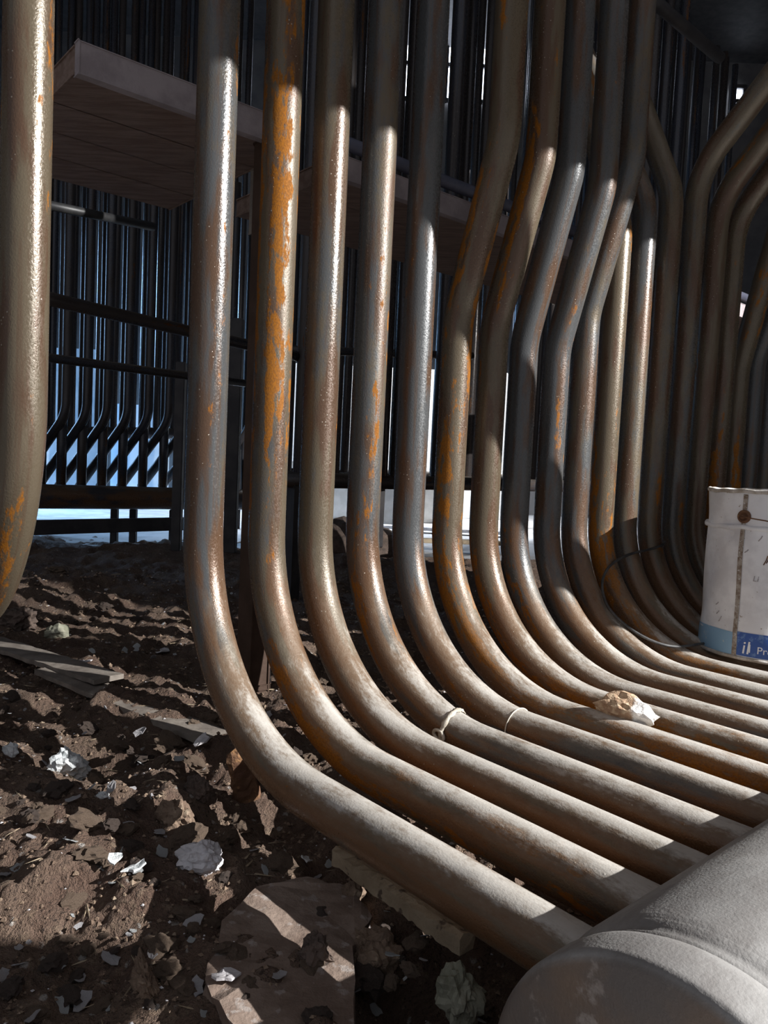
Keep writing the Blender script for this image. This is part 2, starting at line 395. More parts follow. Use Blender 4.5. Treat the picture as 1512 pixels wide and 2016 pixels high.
M_PRINTW = mat_simple('white_print', (.72, .76, .82), (.8, .84, .88), 30, .5, 0, 0)
M_PRINTG = mat_simple('grey_print', (.30, .30, .33), (.42, .40, .42), 60, .6, 0, 0)
M_RIMDIRT = mat_simple('dirty_rim', (.38, .34, .29), (.66, .64, .62), 40, .6, 0, .003)
BC = Vector((.885, 1.75, ZC+TR+CZ)); BR = .1365; BH = .366
bk = empty('paint_bucket', BC)
def bucket_r(a, z):
    d = .0016*math.sin(3*a+z*14)+.0018*math.sin(7*a-z*31+1.0)*(1 if z > .05 else .2)
    d -= .006*math.exp(-((a-3.62)/.10)**2-((z-.272)/.012)**2)
    return BR+d
def bshell(name, a0, a1, z0, z1, off, mat, na, nz, thick=None):
    V = []; F = []
    for j in range(nz+1):
        for k in range(na+1):
            a = a0+(a1-a0)*k/na; z = z0+(z1-z0)*j/nz; r = bucket_r(a, z)+off
            V.append((r*math.cos(a), r*math.sin(a), z))
    for j in range(nz):
        for k in range(na): p = j*(na+1)+k; F.append((p, p+1, p+na+2, p+na+1))
    return mesh(name, V, F, mat, bk)
body = bshell('body', 0, 2*math.pi, .004, BH, 0, M_BUCKET, 120, 60)
inn = lathe('inside', [(BR-.004, BH), (BR-.006, .012), (.001, .010)], M_BUCKET, bk, 64)
def ring(name, z, r, rad, mat, wavy=0., a0=0, a1=2*math.pi, n=10):
    pts = []
    N = 120
    for k in range(N+1):
        a = a0+(a1-a0)*k/N; pts.append(Vector(((r+wavy*math.sin(9*a)*.5)*math.cos(a), (r+wavy*math.sin(9*a)*.5)*math.sin(a), z+wavy*math.sin(5*a+1)+wavy*.6*math.sin(17*a))))
    return sweep(name, pts, rad, mat, bk, n, cap=False)
ring('rim', BH, BR+.001, .0045, M_RIMDIRT, .0012)
ring('bottom_rim', .004, BR, .0042, M_RIMDIRT, .0004)
ring('bead_ring', .287, BR+.001, .0055, M_BUCKET, .0018)
SA = math.radians(219)
seam = bshell('seam', SA-.036, SA+.036, .006, BH-.006, .0016, M_SEAM, 4, 50)
bshell('light_blue_band', math.radians(120), SA-.038, .008, .058, .0008, M_LBLUE, 40, 6)
dbb = bshell('dark_blue_band', SA+.04, math.radians(360), .010, .062, .0008, M_DBLUE, 60, 6)
def on_bucket(a, z, off=0.): return Vector((math.cos(a)*(bucket_r(a, z)+off), math.sin(a)*(bucket_r(a, z)+off), z))
lz = .312; ldir = Vector((math.cos(SA), math.sin(SA), 0))
lug = lathe('handle_lug', [(.0145, -.002), (.0145, .003), (.012, .006), (.0095, .0065), (.0085, .004), (.005, .004), (.0042, .012), (.001, .013)], M_RUST, bk, 24, on_bucket(SA, lz), ldir)
hp = [on_bucket(SA, lz, .012)]
for k in range(1, 20): hp.append(on_bucket(SA+k*.16, lz+.002*math.sin(k*.7)-.02*math.sin(math.pi*k/19), .016))
hp.append(on_bucket(SA+math.pi, lz, .012))
sweep('wire_handle', hp, .0014, M_RUST, bk, 8)
lathe('handle_lug', [(.0145, -.002), (.0145, .003), (.012, .006), (.0095, .0065), (.001, .0065)], M_RUST, bk, 24, on_bucket(SA+math.pi, lz), -ldir)
def bucket_text(txt, a, z, size, mat, name, par, shear=0., off=.0014):
    cu = bpy.data.curves.new('t', 'FONT'); cu.body = txt; cu.size = size; cu.extrude = 0.0002
    to = bpy.data.objects.new('t', cu); COL.objects.link(to); bpy.context.view_layer.update()
    me = bpy.data.meshes.new_from_object(to.evaluated_get(bpy.context.evaluated_depsgraph_get()))
    bpy.data.objects.remove(to); bpy.data.curves.remove(cu)
    for v in me.vertices:
        x, y, zz = v.co; aa = a+(x+shear*y)/BR; v.co = on_bucket(aa, z+y, off+zz)
    me.materials.clear(); me.materials.append(mat); me.name = name
    o = bpy.data.objects.new(name, me); COL.objects.link(o); o.parent = par; return o
bucket_text('Pro', math.radians(238.5), .020, .022, M_PRINTW, 'printed_letters', dbb)
bucket_text('l', math.radians(231.5), .020, .026, M_PRINTW, 'printed_letters', dbb)
bucket_text('il', math.radians(225.5), .016, .040, M_PRINTW, 'printed_letters', dbb, .1)
bucket_text('Li', math.radians(230.5), .175, .017, M_PRINTG, 'printed_letters', body, .15)
for k, (da, z0, ln) in enumerate([(238.5, .212, .020), (240.5, .216, .018), (233, .262, .012), (196, .11, .006), (197, .09, .007), (200, .074, .012), (222.5, .235, .007)]):
    a = math.radians(da)
    mm = sweep('scrape_mark', [on_bucket(a, z0, .0006), on_bucket(a+.035, z0+ln*.55, .0009), on_bucket(a+.05, z0+ln, .0006)], .0011, M_RUST if k < 2 else M_PRINTG, bk, 6)
tag(bk, 'dented white paint bucket with rusty seam and blue band, standing on the tubes', 'bucket')

# ------------------------------------------------------------------ stones, scraps (generators)
def lump_mesh(name, sx, sy, sz, seed, mat, sub=2, jag=.28, loc=None, rz=0., tilt=0.):
    bm = bmesh.new(); bmesh.ops.create_icosphere(bm, subdivisions=sub, radius=1)
    rr = random.Random(seed); cen = [Vector((rr.uniform(-1, 1), rr.uniform(-1, 1), rr.uniform(-1, 1))).normalized() for _ in range(9)]
    cut = [rr.uniform(.62, .95) for _ in cen]; off = Vector((seed*1.7, seed*.9, 3.1))
    for v in bm.verts:
        d = v.co.normalized(); s = 1.
        for c, k in zip(cen, cut):
            q = d.dot(c)
            if q > .05: s = min(s, k/q)
        s *= 1+jag*.55*mnoise.fractal(d*2.3+off, .9, 2.1, 4)+jag*.25*mnoise.noise(d*9+off)
        v.co = Vector((d.x*s*sx, d.y*s*sy, d.z*s*sz))
    o = from_bm(name, bm, mat, None, False)
    if loc is not None:
        o.location = loc; o.rotation_euler = (tilt, tilt*.6, rz)
    return o
def flake_mesh(name, s, seed, mat, th=.003, bend=.25):
    rr = random.Random(seed); n = 11; top = []; 
    rad = [s*rr.uniform(.55, 1.) for _ in range(n)]; asp = rr.uniform(.55, 1.)
    V = []; F = []
    for lay, zz in ((0, 0.), (1, th)):
        for k in range(n):
            a = 2*math.pi*k/n
            for f in (1., .5):
                x = math.cos(a)*rad[k]*f; y = math.sin(a)*rad[k]*f*asp
                V.append((x, y, zz+bend*(x*x*.8-y*y*.3)/s+rr.uniform(-.06, .06)*s))
        V.append((0, 0, zz))
    b = 2*n+1
    for lay in (0, 1):
        o = lay*b
        for k in range(n):
            k2 = (k+1) % n
            q = [(o+2*k, o+2*k2, o+2*k2+1, o+2*k+1), (o+2*k+1, o+2*k2+1, o+2*n)]
            F += q if lay else [tuple(reversed(x)) for x in q]
    for k in range(n): k2 = (k+1) % n; F.append((2*k, 2*k2, b+2*k2, b+2*k))
    return mesh(name, V, F, mat, None, False)

# the stone lying on the tubes: tan at one end, white broken face at the other
def mat_two():
    t = NT('broken_refractory'); co = t.coord(); sx = t.node('ShaderNodeSeparateXYZ'); t.put(sx.inputs[0], co)
    n = t.noise(co, 60, 5, .7); e = t.math('ADD', sx.outputs[0], t.math('MULTIPLY', t.math('SUBTRACT', n, .5), .03))
    tan = t.mix(t.ramp(t.noise(co, 90, 4), .4, .62), (.42, .27, .17), (.66, .50, .34))
    c = t.mix(t.ramp(e, .010, .020), tan, (.86, .84, .82)); t.bump(n, .008, .9)
    return t.fin(c, .85)
sp_ = onz(1232, 1412, ZC+TR+CZ)
st = lump_mesh('stone', .050, .027, .027, 21, mat_two(), 3, .5)
st.location = sp_+Vector((0, .008, .010)); st.rotation_euler = (0, .08, math.radians(-28))
tag(st, 'tan and white broken stone lying on the tubes left of the bucket', 'stone')

# wire ring on the fifth tube, tape knot on the fourth, cable loop on the bends
def path_near(i, px, py):
    best = None
    P = TUBE_PATH[i]
    for k in range(1, len(P)-1):
        q = np.array(P[k])-np.array([0, 0, CZ]); zz = q@fwd
        d = math.hypot(IW/2+FPX*(q@rt)/zz-px, IH/2-FPX*(q@up)/zz-py)
        if best is None or d < best[0]: best = (d, k)
    k = best[1]; return P[k], (P[k+1]-P[k-1]).normalized()
def ring_on(name, i, px, py, rad, wr, mat, parent=None, tilt=0.):
    c, t = path_near(i, px, py); u = Vector((RV[0], RV[1], 0)); u = (u-t*u.dot(t)).normalized(); v = t.cross(u)
    pts = [c+(u*math.cos(a)+v*math.sin(a))*wr+t*tilt*math.cos(a+.6) for a in [2*math.pi*k/48 for k in range(49)]]
    return sweep(name, pts, rad, mat, parent, 8, cap=False)
tag(ring_on('wire_tie', 5, 1016, 1424, .0011, TR+.0012, M_WIRE), 'thin pale wire ring around the fifth tube bend', 'wire')
tp = empty('tape_knot', path_near(4, 905, 1425)[0])
c4, t4 = path_near(4, 905, 1425); u4 = Vector((RV[0], RV[1], 0)); u4 = (u4-t4*u4.dot(t4)).normalized(); v4 = t4.cross(u4)
if v4.z < 0: v4 = -v4
def band_strip(name, a0, a1, w0, off, mat, shift):
    V = []; F = []; N = 26
    for k in range(N+1):
        a = a0+(a1-a0)*k/N; w = w0*(1+.35*math.sin(k*1.7))
        for s in (-1, 0, 1):
            V.append(c4+(u4*math.cos(a)+v4*math.sin(a))*(TR+off+(.0025 if s == 0 else 0)+.0006*math.sin(k*2.3+s))+t4*(s*w+shift*math.cos(a)))
    for k in range(N):
        for s in (0, 1): p = k*3+s; F.append((p, p+1, p+4, p+3))
    o = mesh(name, V, F, mat); sol = o.modifiers.new('s', 'SOLIDIFY'); sol.thickness = .0014
    return under(o, tp)
band_strip('tape_band', -.4, 3.5, .0042, .0012, M_TAPE, -.006)
lp = []
for k in range(25):
    a = 2*math.pi*k/24; ang = math.pi*1.02+.22*math.cos(a)
    lp.append(c4+(u4*math.cos(ang)+v4*math.sin(ang))*(TR+.004)+t4*(.011*math.sin(a)+.004))
under(sweep('tape_tail', lp, .0028, M_TAPE, None, 8, cap=False), tp)
tag(tp, 'dusty pale tape knotted around the fourth tube at its bend', 'tape')

def bend_hit(px, py, lift):                  # far inner side of the tube bends, as seen at a pixel
    q = ray(px, py); o = np.zeros(3); c = P0+HV*RB+np.array([0, 0, ZC+RB]); rad = RB-TR-lift
    d2 = np.array([q@HV, q[2]]); o2 = np.array([(o-c)@HV, (o-c)[2]])
    A = d2@d2; B = 2*d2@o2; C = o2@o2-rad*rad; D = max(B*B-4*A*C, 0); k = (-B+math.sqrt(D))/(2*A)
    p = q*k; return Vector((p[0], p[1], p[2]+CZ))
cp = [bend_hit(x, y, .006) for x, y in [(1385, 1267), (1330, 1273), (1285, 1262), (1240, 1237), (1203, 1203), (1188, 1172), (1187, 1140), (1203, 1112), (1238, 1092), (1285, 1080), (1305, 1072), (1309, 1066)]]
def smooth_path(P, n=8):
    P = [Vector(p) for p in P]; out = []
    for i in range(len(P)-1):
        p0, p1, p2, p3 = P[max(i-1, 0)], P[i], P[i+1], P[min(i+2, len(P)-1)]
        for k in range(n):
            t = k/n; out.append(.5*((2*p1)+(p2-p0)*t+(2*p0-5*p1+4*p2-p3)*t*t+(3*p1-p0-3*p2+p3)*t**3))
    out.append(P[-1]); return out
tag(sweep('cable', smooth_path(cp), .0032, M_CABLE, None, 10), 'black cable loop lying against the tube bends beside the bucket', 'cable')

# ------------------------------------------------------------------ things on the dirt floor
def lay_lump(name, px, py, wpx, hgt, mat, seed, label, cat, asp=.75, sub=3, lift=.35, rz=0., group=None):
    p = gpt(px, py); d = (np.array(p)-np.array([0, 0, CZ]))@fwd; s = wpx/2*d/FPX
    o = lump_mesh(name, s, s*asp, hgt, seed, mat, 4 if wpx > 50 else 3, .6)
    o.location = p+Vector((0, 0, hgt*lift)); o.rotation_euler = (random.uniform(-.2, .2), random.uniform(-.2, .2), rz)
    return tag(o, label, cat, group)
lay_lump('plaster_chunk', 130, 1530, 84, .034, M_PLASTER, 5, 'large white crumbly plaster chunk in the dark hollow at left', 'plaster', .8, 3, .6)
lay_lump('plaster_chunk', 20, 1487, 36, .014, M_PLASTER, 6, 'white plaster lump at the left edge above the large chunk', 'plaster', .7, 3, .5)
lay_lump('plaster_chunk', 200, 1572, 30, .008, M_PLASTER, 8, 'flat white plaster bit just right below the large white chunk', 'plaster', .6)
lay_lump('stone', 902, 1990, 92, .034, M_GSTONE, 12, 'greenish grey angular stone at the bottom beside the header end', 'stone', .85, 2, .6)
lay_lump('brick_fragment', 720, 1905, 120, .036, M_STONE, 31, 'cracked brown brick fragment right of the flat slab', 'brick', .75, 3, .3)
lay_lump('brick_fragment', 345, 1618, 70, .030, M_STONE, 33, 'crumbly rust-brown lump in the middle of the rubble', 'brick', .8, 3, .4)
lay_lump('stone', 395, 1575, 62, .026, M_DSTONE, 35, 'dark crumpled clod left of the rusty stub', 'clod', .8, 2, .5)
lay_lump('stone', 620, 1905, 70, .022, M_DSTONE, 37, 'dark clod lying on the flat slab near its right edge', 'clod', .8, 2, .9)
lay_lump('stone', 845, 1775, 36, .014, M_PLASTER, 38, 'pale pebble caught between the two timber strips', 'stone', .8)
lay_lump('stone', 695, 1765, 44, .016, M_STONE, 39, 'orange-brown lump at the upper end of the timber strips', 'stone', .8)
lay_lump('stone', 285, 1950, 80, .026, M_STONE, 41, 'elongated brown clod lit at the bottom left', 'clod', .5, 3, .5, -.9)
lay_lump('stone', 30, 1235, 80, .045, M_DSTONE, 43, 'rounded brown clod at the left edge behind the planks', 'clod', .8, 3, .5)
lay_lump('stone', 110, 1255, 48, .03, M_GSTONE, 44, 'grey-green stone behind the planks at left', 'stone', .8, 2, .5)
def lay_flake(name, px, py, wpx, mat, seed, label, cat, tilt=.25, group=None, lift=.004):
    p = gpt(px, py); d = (np.array(p)-np.array([0, 0, CZ]))@fwd; s = wpx/2*d/FPX
    o = flake_mesh(name, s, seed, mat, .0025)
    o.location = p+Vector((0, 0, lift)); o.rotation_euler = (random.uniform(.3, 1)*tilt, random.uniform(-1, 1)*tilt, random.uniform(0, 6.28))
    return tag(o, label, cat, group)
lay_lump('plaster_plate', 395, 1712, 92, .022, M_PAPER, 91, 'large torn white plate of plaster in the middle of the rubble', 'plaster', .75, 3, .8)
lay_flake('paper_scrap', 264, 1728, 58, M_PLASTER, 52, 'pointed white flake left of the large torn scrap', 'scrap', .6, lift=.012)
lay_flake('paper_scrap', 226, 1706, 34, M_PLASTER, 53, 'small white flake touching the pointed one', 'scrap', .5, lift=.01)
lay_flake('paper_scrap', 444, 1945, 66, M_PAPER, 54, 'pale scrap at the left edge of the flat slab', 'scrap', .3, lift=.012)
lay_flake('paper_scrap', 486, 1996, 46, M_PAPER, 55, 'pale square scrap at the bottom edge on the slab', 'scrap', .2, lift=.012)
lay_flake('paper_scrap', 318, 1286, 40, M_PAPER, 56, 'white scrap lying alone on the dark dirt left of the first tube', 'scrap', .2)
lay_flake('paper_scrap', 165, 1312, 34, M_PAPER, 57, 'white scrap on the edge of the left plank', 'scrap', .2, lift=.012)
lay_flake('paper_scrap', 398, 1472, 46, M_PAPER, 58, 'bluish scrap against the foot of the first tube bend', 'scrap', .6, lift=.014)
lay_flake('paper_scrap', 600, 1706, 26, M_PLASTER, 59, 'small pale flake under the first tube', 'scrap', .5, lift=.01)

# flat slab
def slab_poly(name, pxs, th, mat, label, cat, lift=.0, rough=.004):
    P = [gpt(x, y) for x, y in pxs]; c = sum(P, Vector())/len(P)
    zt = max(p.z for p in P)*.5+c.z*.5+lift
    bm = bmesh.new()
    topv = [bm.verts.new((p.x, p.y, zt+(p.z-c.z)*.3)) for p in P]; botv = [bm.verts.new((p.x, p.y, zt-th)) for p in P]
    n = len(P); bm.faces.new(topv); bm.faces.new(botv[::-1])
    for k in range(n): bm.faces.new((topv[k], botv[k], botv[(k+1) % n], topv[(k+1) % n]))
    bmesh.ops.recalc_face_normals(bm, faces=bm.faces[:])
    bmesh.ops.triangulate(bm, faces=bm.faces[:]); bmesh.ops.subdivide_edges(bm, edges=bm.edges[:], cuts=3, use_grid_fill=True)
    rr = random.Random(len(pxs))
    for v in bm.verts: v.co += Vector((rr.uniform(-1, 1), rr.uniform(-1, 1), rr.uniform(-1, 1)))*rough
    o = from_bm(name, bm, mat); return tag(o, label, cat)
M_SLAB = mat_simple('slab_brown', (.19, .135, .105), (.27, .205, .165), 20, .85, bump=.004, c3=(.34, .29, .26))
slab_poly('broken_slab', [(505, 1772), (600, 1752), (690, 1775), (730, 1830), (690, 1900), (700, 2040), (470, 2060), (400, 1960), (440, 1840)], .03, M_SLAB, 'flat dusty brown slab lying at the bottom of the picture', 'slab', .014, .003)

# timber strips beside the first tube, planks at left
def strip(name, a, b, w, th, mat, label, cat, lift=.0, seed=1, rough=.0016):
    A = gpt(*a); B = gpt(*b); A.z += lift; B.z += lift; d = B-A; L = d.length; dx = d.normalized(); dy = Vector((0, 0, 1)).cross(dx).normalized(); dz = dx.cross(dy)
    bm = bmesh.new(); n = 28; rr = random.Random(seed); rows = []
    for k in range(n+1):
        q = A+d*(k/n); w1 = w*(1+rr.uniform(-.05, .05)); j = lambda: Vector((rr.uniform(-1, 1), rr.uniform(-1, 1), rr.uniform(-1, 1)))*rough
        rows.append([bm.verts.new(q+dy*(y*w1)+dz*(z*th)+j()) for y, z in ((-.5, 0), (-.5, .9), (-.18, 1.05), (.2, .95), (.5, .85), (.5, 0))])
    for k in range(n):
        for s in range(6): bm.faces.new((rows[k][s], rows[k][(s+1) % 6], rows[k+1][(s+1) % 6], rows[k+1][s]))
    bm.faces.new(rows[0]); bm.faces.new(rows[-1][::-1]); bmesh.ops.recalc_face_normals(bm, faces=bm.faces[:])
    return tag(from_bm(name, bm, mat), label, cat)
strip('timber_strip', (770, 1705), (1010, 1888), .030, .022, M_TIMBER, 'crumbling timber strip running close under the first tube', 'timber', .022, 1)
strip('timber_strip', (665, 1738), (915, 1925), .026, .020, M_TIMBER, 'broken timber strip between the slab and the longer strip', 'timber', .030, 2)
strip('plank', (-60, 1262), (215, 1352), .075, .012, M_PLANK, 'grey plank at the left edge on the dirt', 'plank', .012, 3, .001)
strip('plank', (95, 1332), (520, 1512), .070, .012, M_PLANK, 'grey plank running from the left towards the first tube', 'plank', .012, 4, .001)

# rusty stub, post, cards
pst = gpt(487, 1575)
def stub():
    bm = bmesh.new(); rr = random.Random(5); rows = []
    for k in range(15):
        z = -.03+.125*k/14; row = []
        for j in range(14):
            a = 2*math.pi*j/14; r = (.019+.004*math.sin(2*a+.4))*(1+rr.uniform(-.18, .12))
            row.append(bm.verts.new((r*math.cos(a)*1.1, r*math.sin(a)*.6, z+(rr.uniform(-.012, .012) if k == 14 else 0))))
        rows.append(row)
    for k in range(14):
        for j in range(14): bm.faces.new((rows[k][j], rows[k][(j+1) % 14], rows[k+1][(j+1) % 14], rows[k+1][j]))
    bm.faces.new(rows[-1]); bm.faces.new(rows[0][::-1])
    return from_bm('rusty_stub', bm, M_RUST)
sb = stub(); sb.location = pst; sb.rotation_euler = (.12, -.18, .3); tag(sb, 'corroded rusty stub standing under the first tube bend', 'stub')
pb = gpt(497, 1352); DZ = .72
ph = W(0, 0, DZ).z-.003
post = empty('deck_post', pb)
under(oriented_box('post_body', Vector((pb.x, pb.y, (ph+pb.z-.02)/2)), RV, HV, (0, 0, 1), .055, .055, ph-pb.z+.02, M_BROWNPOST), post)
under(oriented_box('foot_plate', Vector((pb.x, pb.y, pb.z+.004)), RV, HV, (0, 0, 1), .06, .06, .014, M_BROWNPOST, bev=.002), post)
tag(post, 'dark brown square post standing behind the first two tubes', 'post')
c1 = gpt(524, 1348)
cc = oriented_box('white_card', Vector((c1.x, c1.y-.03, c1.z+.045)), (1, .2, .1), (-.2, 1, .15), (-.1, -.1, 1), .026, .003, .088, M_PAPER, bev=.0006)
tag(cc, 'upright white card piece beside the brown post foot', 'card')

# loose rubble: countable pieces, then crumbs
protoL = [lump_mesh('pebble', 1, .8, .6, 100+k, m, 3, .7) for k, m in enumerate([M_STONE, M_DSTONE, M_STONE, M_DSTONE, M_STONE, M_STONE])]
protoF = [flake_mesh('pale_flake', 1, 200+k, m, .12) for k, m in enumerate([M_PLASTER, M_PAPER, M_PAPER, M_PLASTER])]
def rnd_ground():
    while True:
        px = random.uniform(-60, 1000); py = 1095+920*random.random()**.8
        p = gpt(px, py)
        if p.y > 3.3: continue
        q = np.array(p)-P0; h = q@HV
        if px > 620 and py > 1650+(px-620)*.75+60 and px > 960: continue
        return p, px, py
used = set()
for k in range(210):
    p, px, py = rnd_ground(); src = protoL[k % 6]
    o = src if k < 6 else src.copy()
    if k >= 6: COL.objects.link(o)
    s = random.choice([.006, .008, .010, .013, .018])*(1+.35*p.y)
    o.scale = (s, s, s*random.uniform(.7, 1.1)); o.location = p+Vector((0, 0, s*.25)); o.rotation_euler = (random.uniform(-.4, .4), random.uniform(-.4, .4), random.uniform(0, 6.3))
    tag(o, 'small brown lump of rubble scattered on the dirt floor', 'pebble', 'small rubble lumps on the dirt')
for k in range(220):
    p, px, py = rnd_ground(); src = protoF[k % 4]
    o = src if k < 4 else src.copy()
    if k >= 4: COL.objects.link(o)
    s = random.choice([.004, .005, .006, .008, .011])*(1+.3*p.y)
    o.scale = (s, s, s*.6); o.location = p+Vector((0, 0, s*.3)); o.rotation_euler = (random.uniform(-.6, .6), random.uniform(-.6, .6), random.uniform(0, 6.3))
    tag(o, 'small pale flake scattered on the dirt floor', 'flake', 'small pale flakes on the dirt')
def crumbs(name, N, mat, smin, smax, label, long=1.0):
    V = []; F = []; rr = random.Random(N)
    xs = []; 
    while len(xs) < N:
        y = .5*math.exp(rr.random()*math.log(3.4/.5)); x = rr.uniform(-1, 1)*(.55*y+.25)
        xs.append((x, y))
    zz = ground(np.array([a for a, b in xs]), np.array([b for a, b in xs]))
    for (x, y), z in zip(xs, zz):
        s = rr.uniform(smin, smax)*(.5+.5*y); b = len(V); a = rr.uniform(0, 6.28); ca, sa = math.cos(a), math.sin(a)
        for q in ((1, 0, 0), (-1, 0, 0), (0, 1, 0), (0, -1, 0), (0, 0, .8), (0, 0, -.6)):
            ux = q[0]*s*long*rr.uniform(.7, 1.2); uy = q[1]*s*rr.uniform(.6, 1.2)
            V.append((x+ux*ca-uy*sa, y+ux*sa+uy*ca, z+q[2]*s*rr.uniform(.6, 1.1)+s*.2))
        F += [(b+i, b+j, b+k) for i, j, k in ((0, 2, 4), (2, 1, 4), (1, 3, 4), (3, 0, 4), (2, 0, 5), (1, 2, 5), (3, 1, 5), (0, 3, 5))]
    return tag(mesh(name, V, F, mat, None, False), label, 'debris', kind='stuff')
crumbs('brown_crumbs', 9000, M_STONE, .0015, .0055, 'fine brown crumbs covering the dirt floor')
crumbs('pale_crumbs', 1300, M_PAPER, .001, .0030, 'fine pale crumbs sprinkled over the dirt floor')
crumbs('straw_bits', 700, M_TIMBER, .0012, .0022, 'thin straw and splinter bits on the dirt floor', 11.0)

# ------------------------------------------------------------------ timber decks behind the row
M_LIT_EDGE = mat_simple('lit_edge_tone', (.26, .22, .23), (.36, .31, .32), 14, .8, bump=.002)  # paler tone standing in for light on the decks' front edges
def deck(r0, r1, h0, h1, z, th, nb, label):
    root = empty('timber_deck', W((r0+r1)/2, (h0+h1)/2, z))
    wv = (h1-h0)/nb
    for k in range(nb):
        c = W((r0+r1)/2, h0+wv*(k+.5), z+th/2)
        under(oriented_box('deck_board', c, RV, HV, (0, 0, 1), r1-r0+random.uniform(-.01, .01), abs(wv)-.003, th, M_WOOD, bev=.003), root)
    under(oriented_box('lit_edge_strip', W((r0+r1)/2, h0+.012, z+th/2-.001), RV, HV, (0, 0, 1), r1-r0+.004, .018, th+.012, M_LIT_EDGE, bev=.002), root)  # added strip, coloured lighter where the front edge catches light
    return tag(root, label, 'deck')
deck(-.02, .475, -.51, -1.15, DZ, .05, 4, 'timber deck overhead at the left, seen from below')
deck(.60, 3.2, -.51, -.98, .695, .045, 3, 'long timber deck behind the tubes, above eye level')
p2 = [W(.62, -.49, .775), W(3.2, -.49, .775)]
tag(sweep('deck_rail', p2, .017, M_BLUEPIPE, None, 16), 'blue-grey pipe rail along the edge of the long timber deck', 'pipe')
hb = PX(505, 400, 1.87)
hg = oriented_box('hanging_bar', hb, RV, HV, (0, 0, 1),   .024, .02, .15, M_PLANK, bev=.002); tag(hg, 'short grey bar hanging beside the second tube top', 'bar')

# ------------------------------------------------------------------ background: rails, banks, header, walls
def pipe(name, a, b, rad, mat, label, cat, ext=.0):
    A, B = PX(*a), PX(*b); d = (B-A)*ext
    return tag(sweep(name, resample([A-d, B+d], .3), rad, mat, None, 16), label, cat)
pipe('cross_pipe', (95, 588, 2.04), (500, 682, 2.7), .019, M_DARKTUBE, 'upper horizontal pipe between the left tube and the first tube', 'pipe', .35)
pipe('cross_pipe', (92, 704, 2.85), (370, 740, 3.3), .017, M_DARKTUBE, 'lower horizontal pipe between the left tube and the first tube', 'pipe', .5)
pipe('cross_pipe', (100, 405, 2.6), (260, 438, 2.9), .016, M_BLACK, 'thin dark pipe under the left timber deck', 'pipe', .3)
pipe('cross_pipe', (560, 688, 3.2), (900, 700, 3.6), .018, M_DARKTUBE, 'horizontal dark pipe seen between the middle tubes', 'pipe', .1)
pipe('cross_pipe', (1285, 0, 2.7), (1415, 112, 3.06), .022, M_STEELB, 'diagonal dark pipe at the top right corner', 'pipe', .02)
#pipe('cross_pipe', (1240, 60, 3.1), (1430, 190, 3.5), .014, M_DARKTUBE, 'thin slanted pipe below the diagonal pipe at top right', 'pipe', .0)

# straight tubes of the far banks, each bank on its own low header
def straight_proto(name, rad, mat):
    return sweep(name, resample([Vector((0, 0, 0)), Vector((0, 0, 1))], .25), rad, mat, None, 14)
BANKS = [(-1.35, 1.12, 3.6, .15, 3.0, .030, 'dark tube standing close behind the long timber deck', 'tubes close behind the long deck'),
         (-2.5, 1.75, 6.6, .150, 3.8, .030, 'dark far tube in the second bank behind the decks', 'tubes of the second far bank'),
         (-3.3, 2.35, 8.0, .19, 4.6, .030, 'dark far tube in the third bank behind the decks', 'tubes of the third far bank'),
         (-4.2, 3.20, 8.7, .21, 5.4, .032, 'dark far tube in the rearmost bank', 'tubes of the rearmost bank')]
for bi, (h, r0, r1, sp, zt, rad, lab, grp) in enumerate(BANKS):
    pr = None; r = r0; zl = -.06 if bi == 0 else -.09; hz = zl-.025; hrad = .030 if bi == 0 else .040
    while r < r1:
        rr_ = r+random.uniform(-.03, .03)
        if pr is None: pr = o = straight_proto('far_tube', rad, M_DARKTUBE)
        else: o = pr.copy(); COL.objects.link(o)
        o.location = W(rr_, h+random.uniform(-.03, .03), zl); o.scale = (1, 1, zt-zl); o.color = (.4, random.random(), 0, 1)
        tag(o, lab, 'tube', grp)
        r += sp*random.choice([.75, 1, 1, 1.3, 1.7])
    hr = empty('bank_header', W((r0+r1)/2, h, -.64))
    under(sweep('header_pipe', resample([W(r0-.1, h, hz), W(r1+.1, h, hz)], .4), hrad, M_DARKTUBE, None, 20), hr)
    for q in (r0-.02, (r0+r1)/2, r1+.02):
        under(oriented_box('header_leg', W(q, h, (hz-.63)/2), RV, HV, (0, 0, 1), .04, .04, hz+.63, M_STEELB), hr)
    tag(hr, ['dark header pipe close behind the long timber deck', 'dark header pipe of the second far bank', 'dark header pipe of the third far bank', 'dark header pipe of the rearmost bank'][bi], 'header')

# bank of curved tubes at the far left on its own header
def curved(px, d, straight):
    A = PX(px, 965, d); top = Vector((A.x, A.y, CZ+1.9)); L = Vector((-HV[0], -HV[1], 0))
    Lx = Vector((-.92, .38, 0)).normalized()
    if straight: return [top, Vector((A.x, A.y, A.z-.01))]
    q = A+Lx*.0; q.z = CZ+.33
    return resample(fillet([top, Vector((A.x, A.y, CZ+.20)), A+Lx*.40+Vector((0, 0, .0))], [0, .22, 0], math.radians(8)), .2)
ORD = ['leftmost', 'second', 'third', 'fourth', 'fifth', 'sixth', 'seventh', 'eighth', 'ninth', 'tenth', 'eleventh']
for k in range(11):
    px = 100+k*40; d = 4.7+.10*k
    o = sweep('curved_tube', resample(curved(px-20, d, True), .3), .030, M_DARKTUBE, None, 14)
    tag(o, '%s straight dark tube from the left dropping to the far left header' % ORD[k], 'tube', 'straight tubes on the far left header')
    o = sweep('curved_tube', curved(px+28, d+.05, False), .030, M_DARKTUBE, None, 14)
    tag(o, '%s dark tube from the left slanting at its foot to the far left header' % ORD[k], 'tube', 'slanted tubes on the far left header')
UL = PX(60, 850, 5.6); UR = PX(470, 855, 6.6)
pr = None
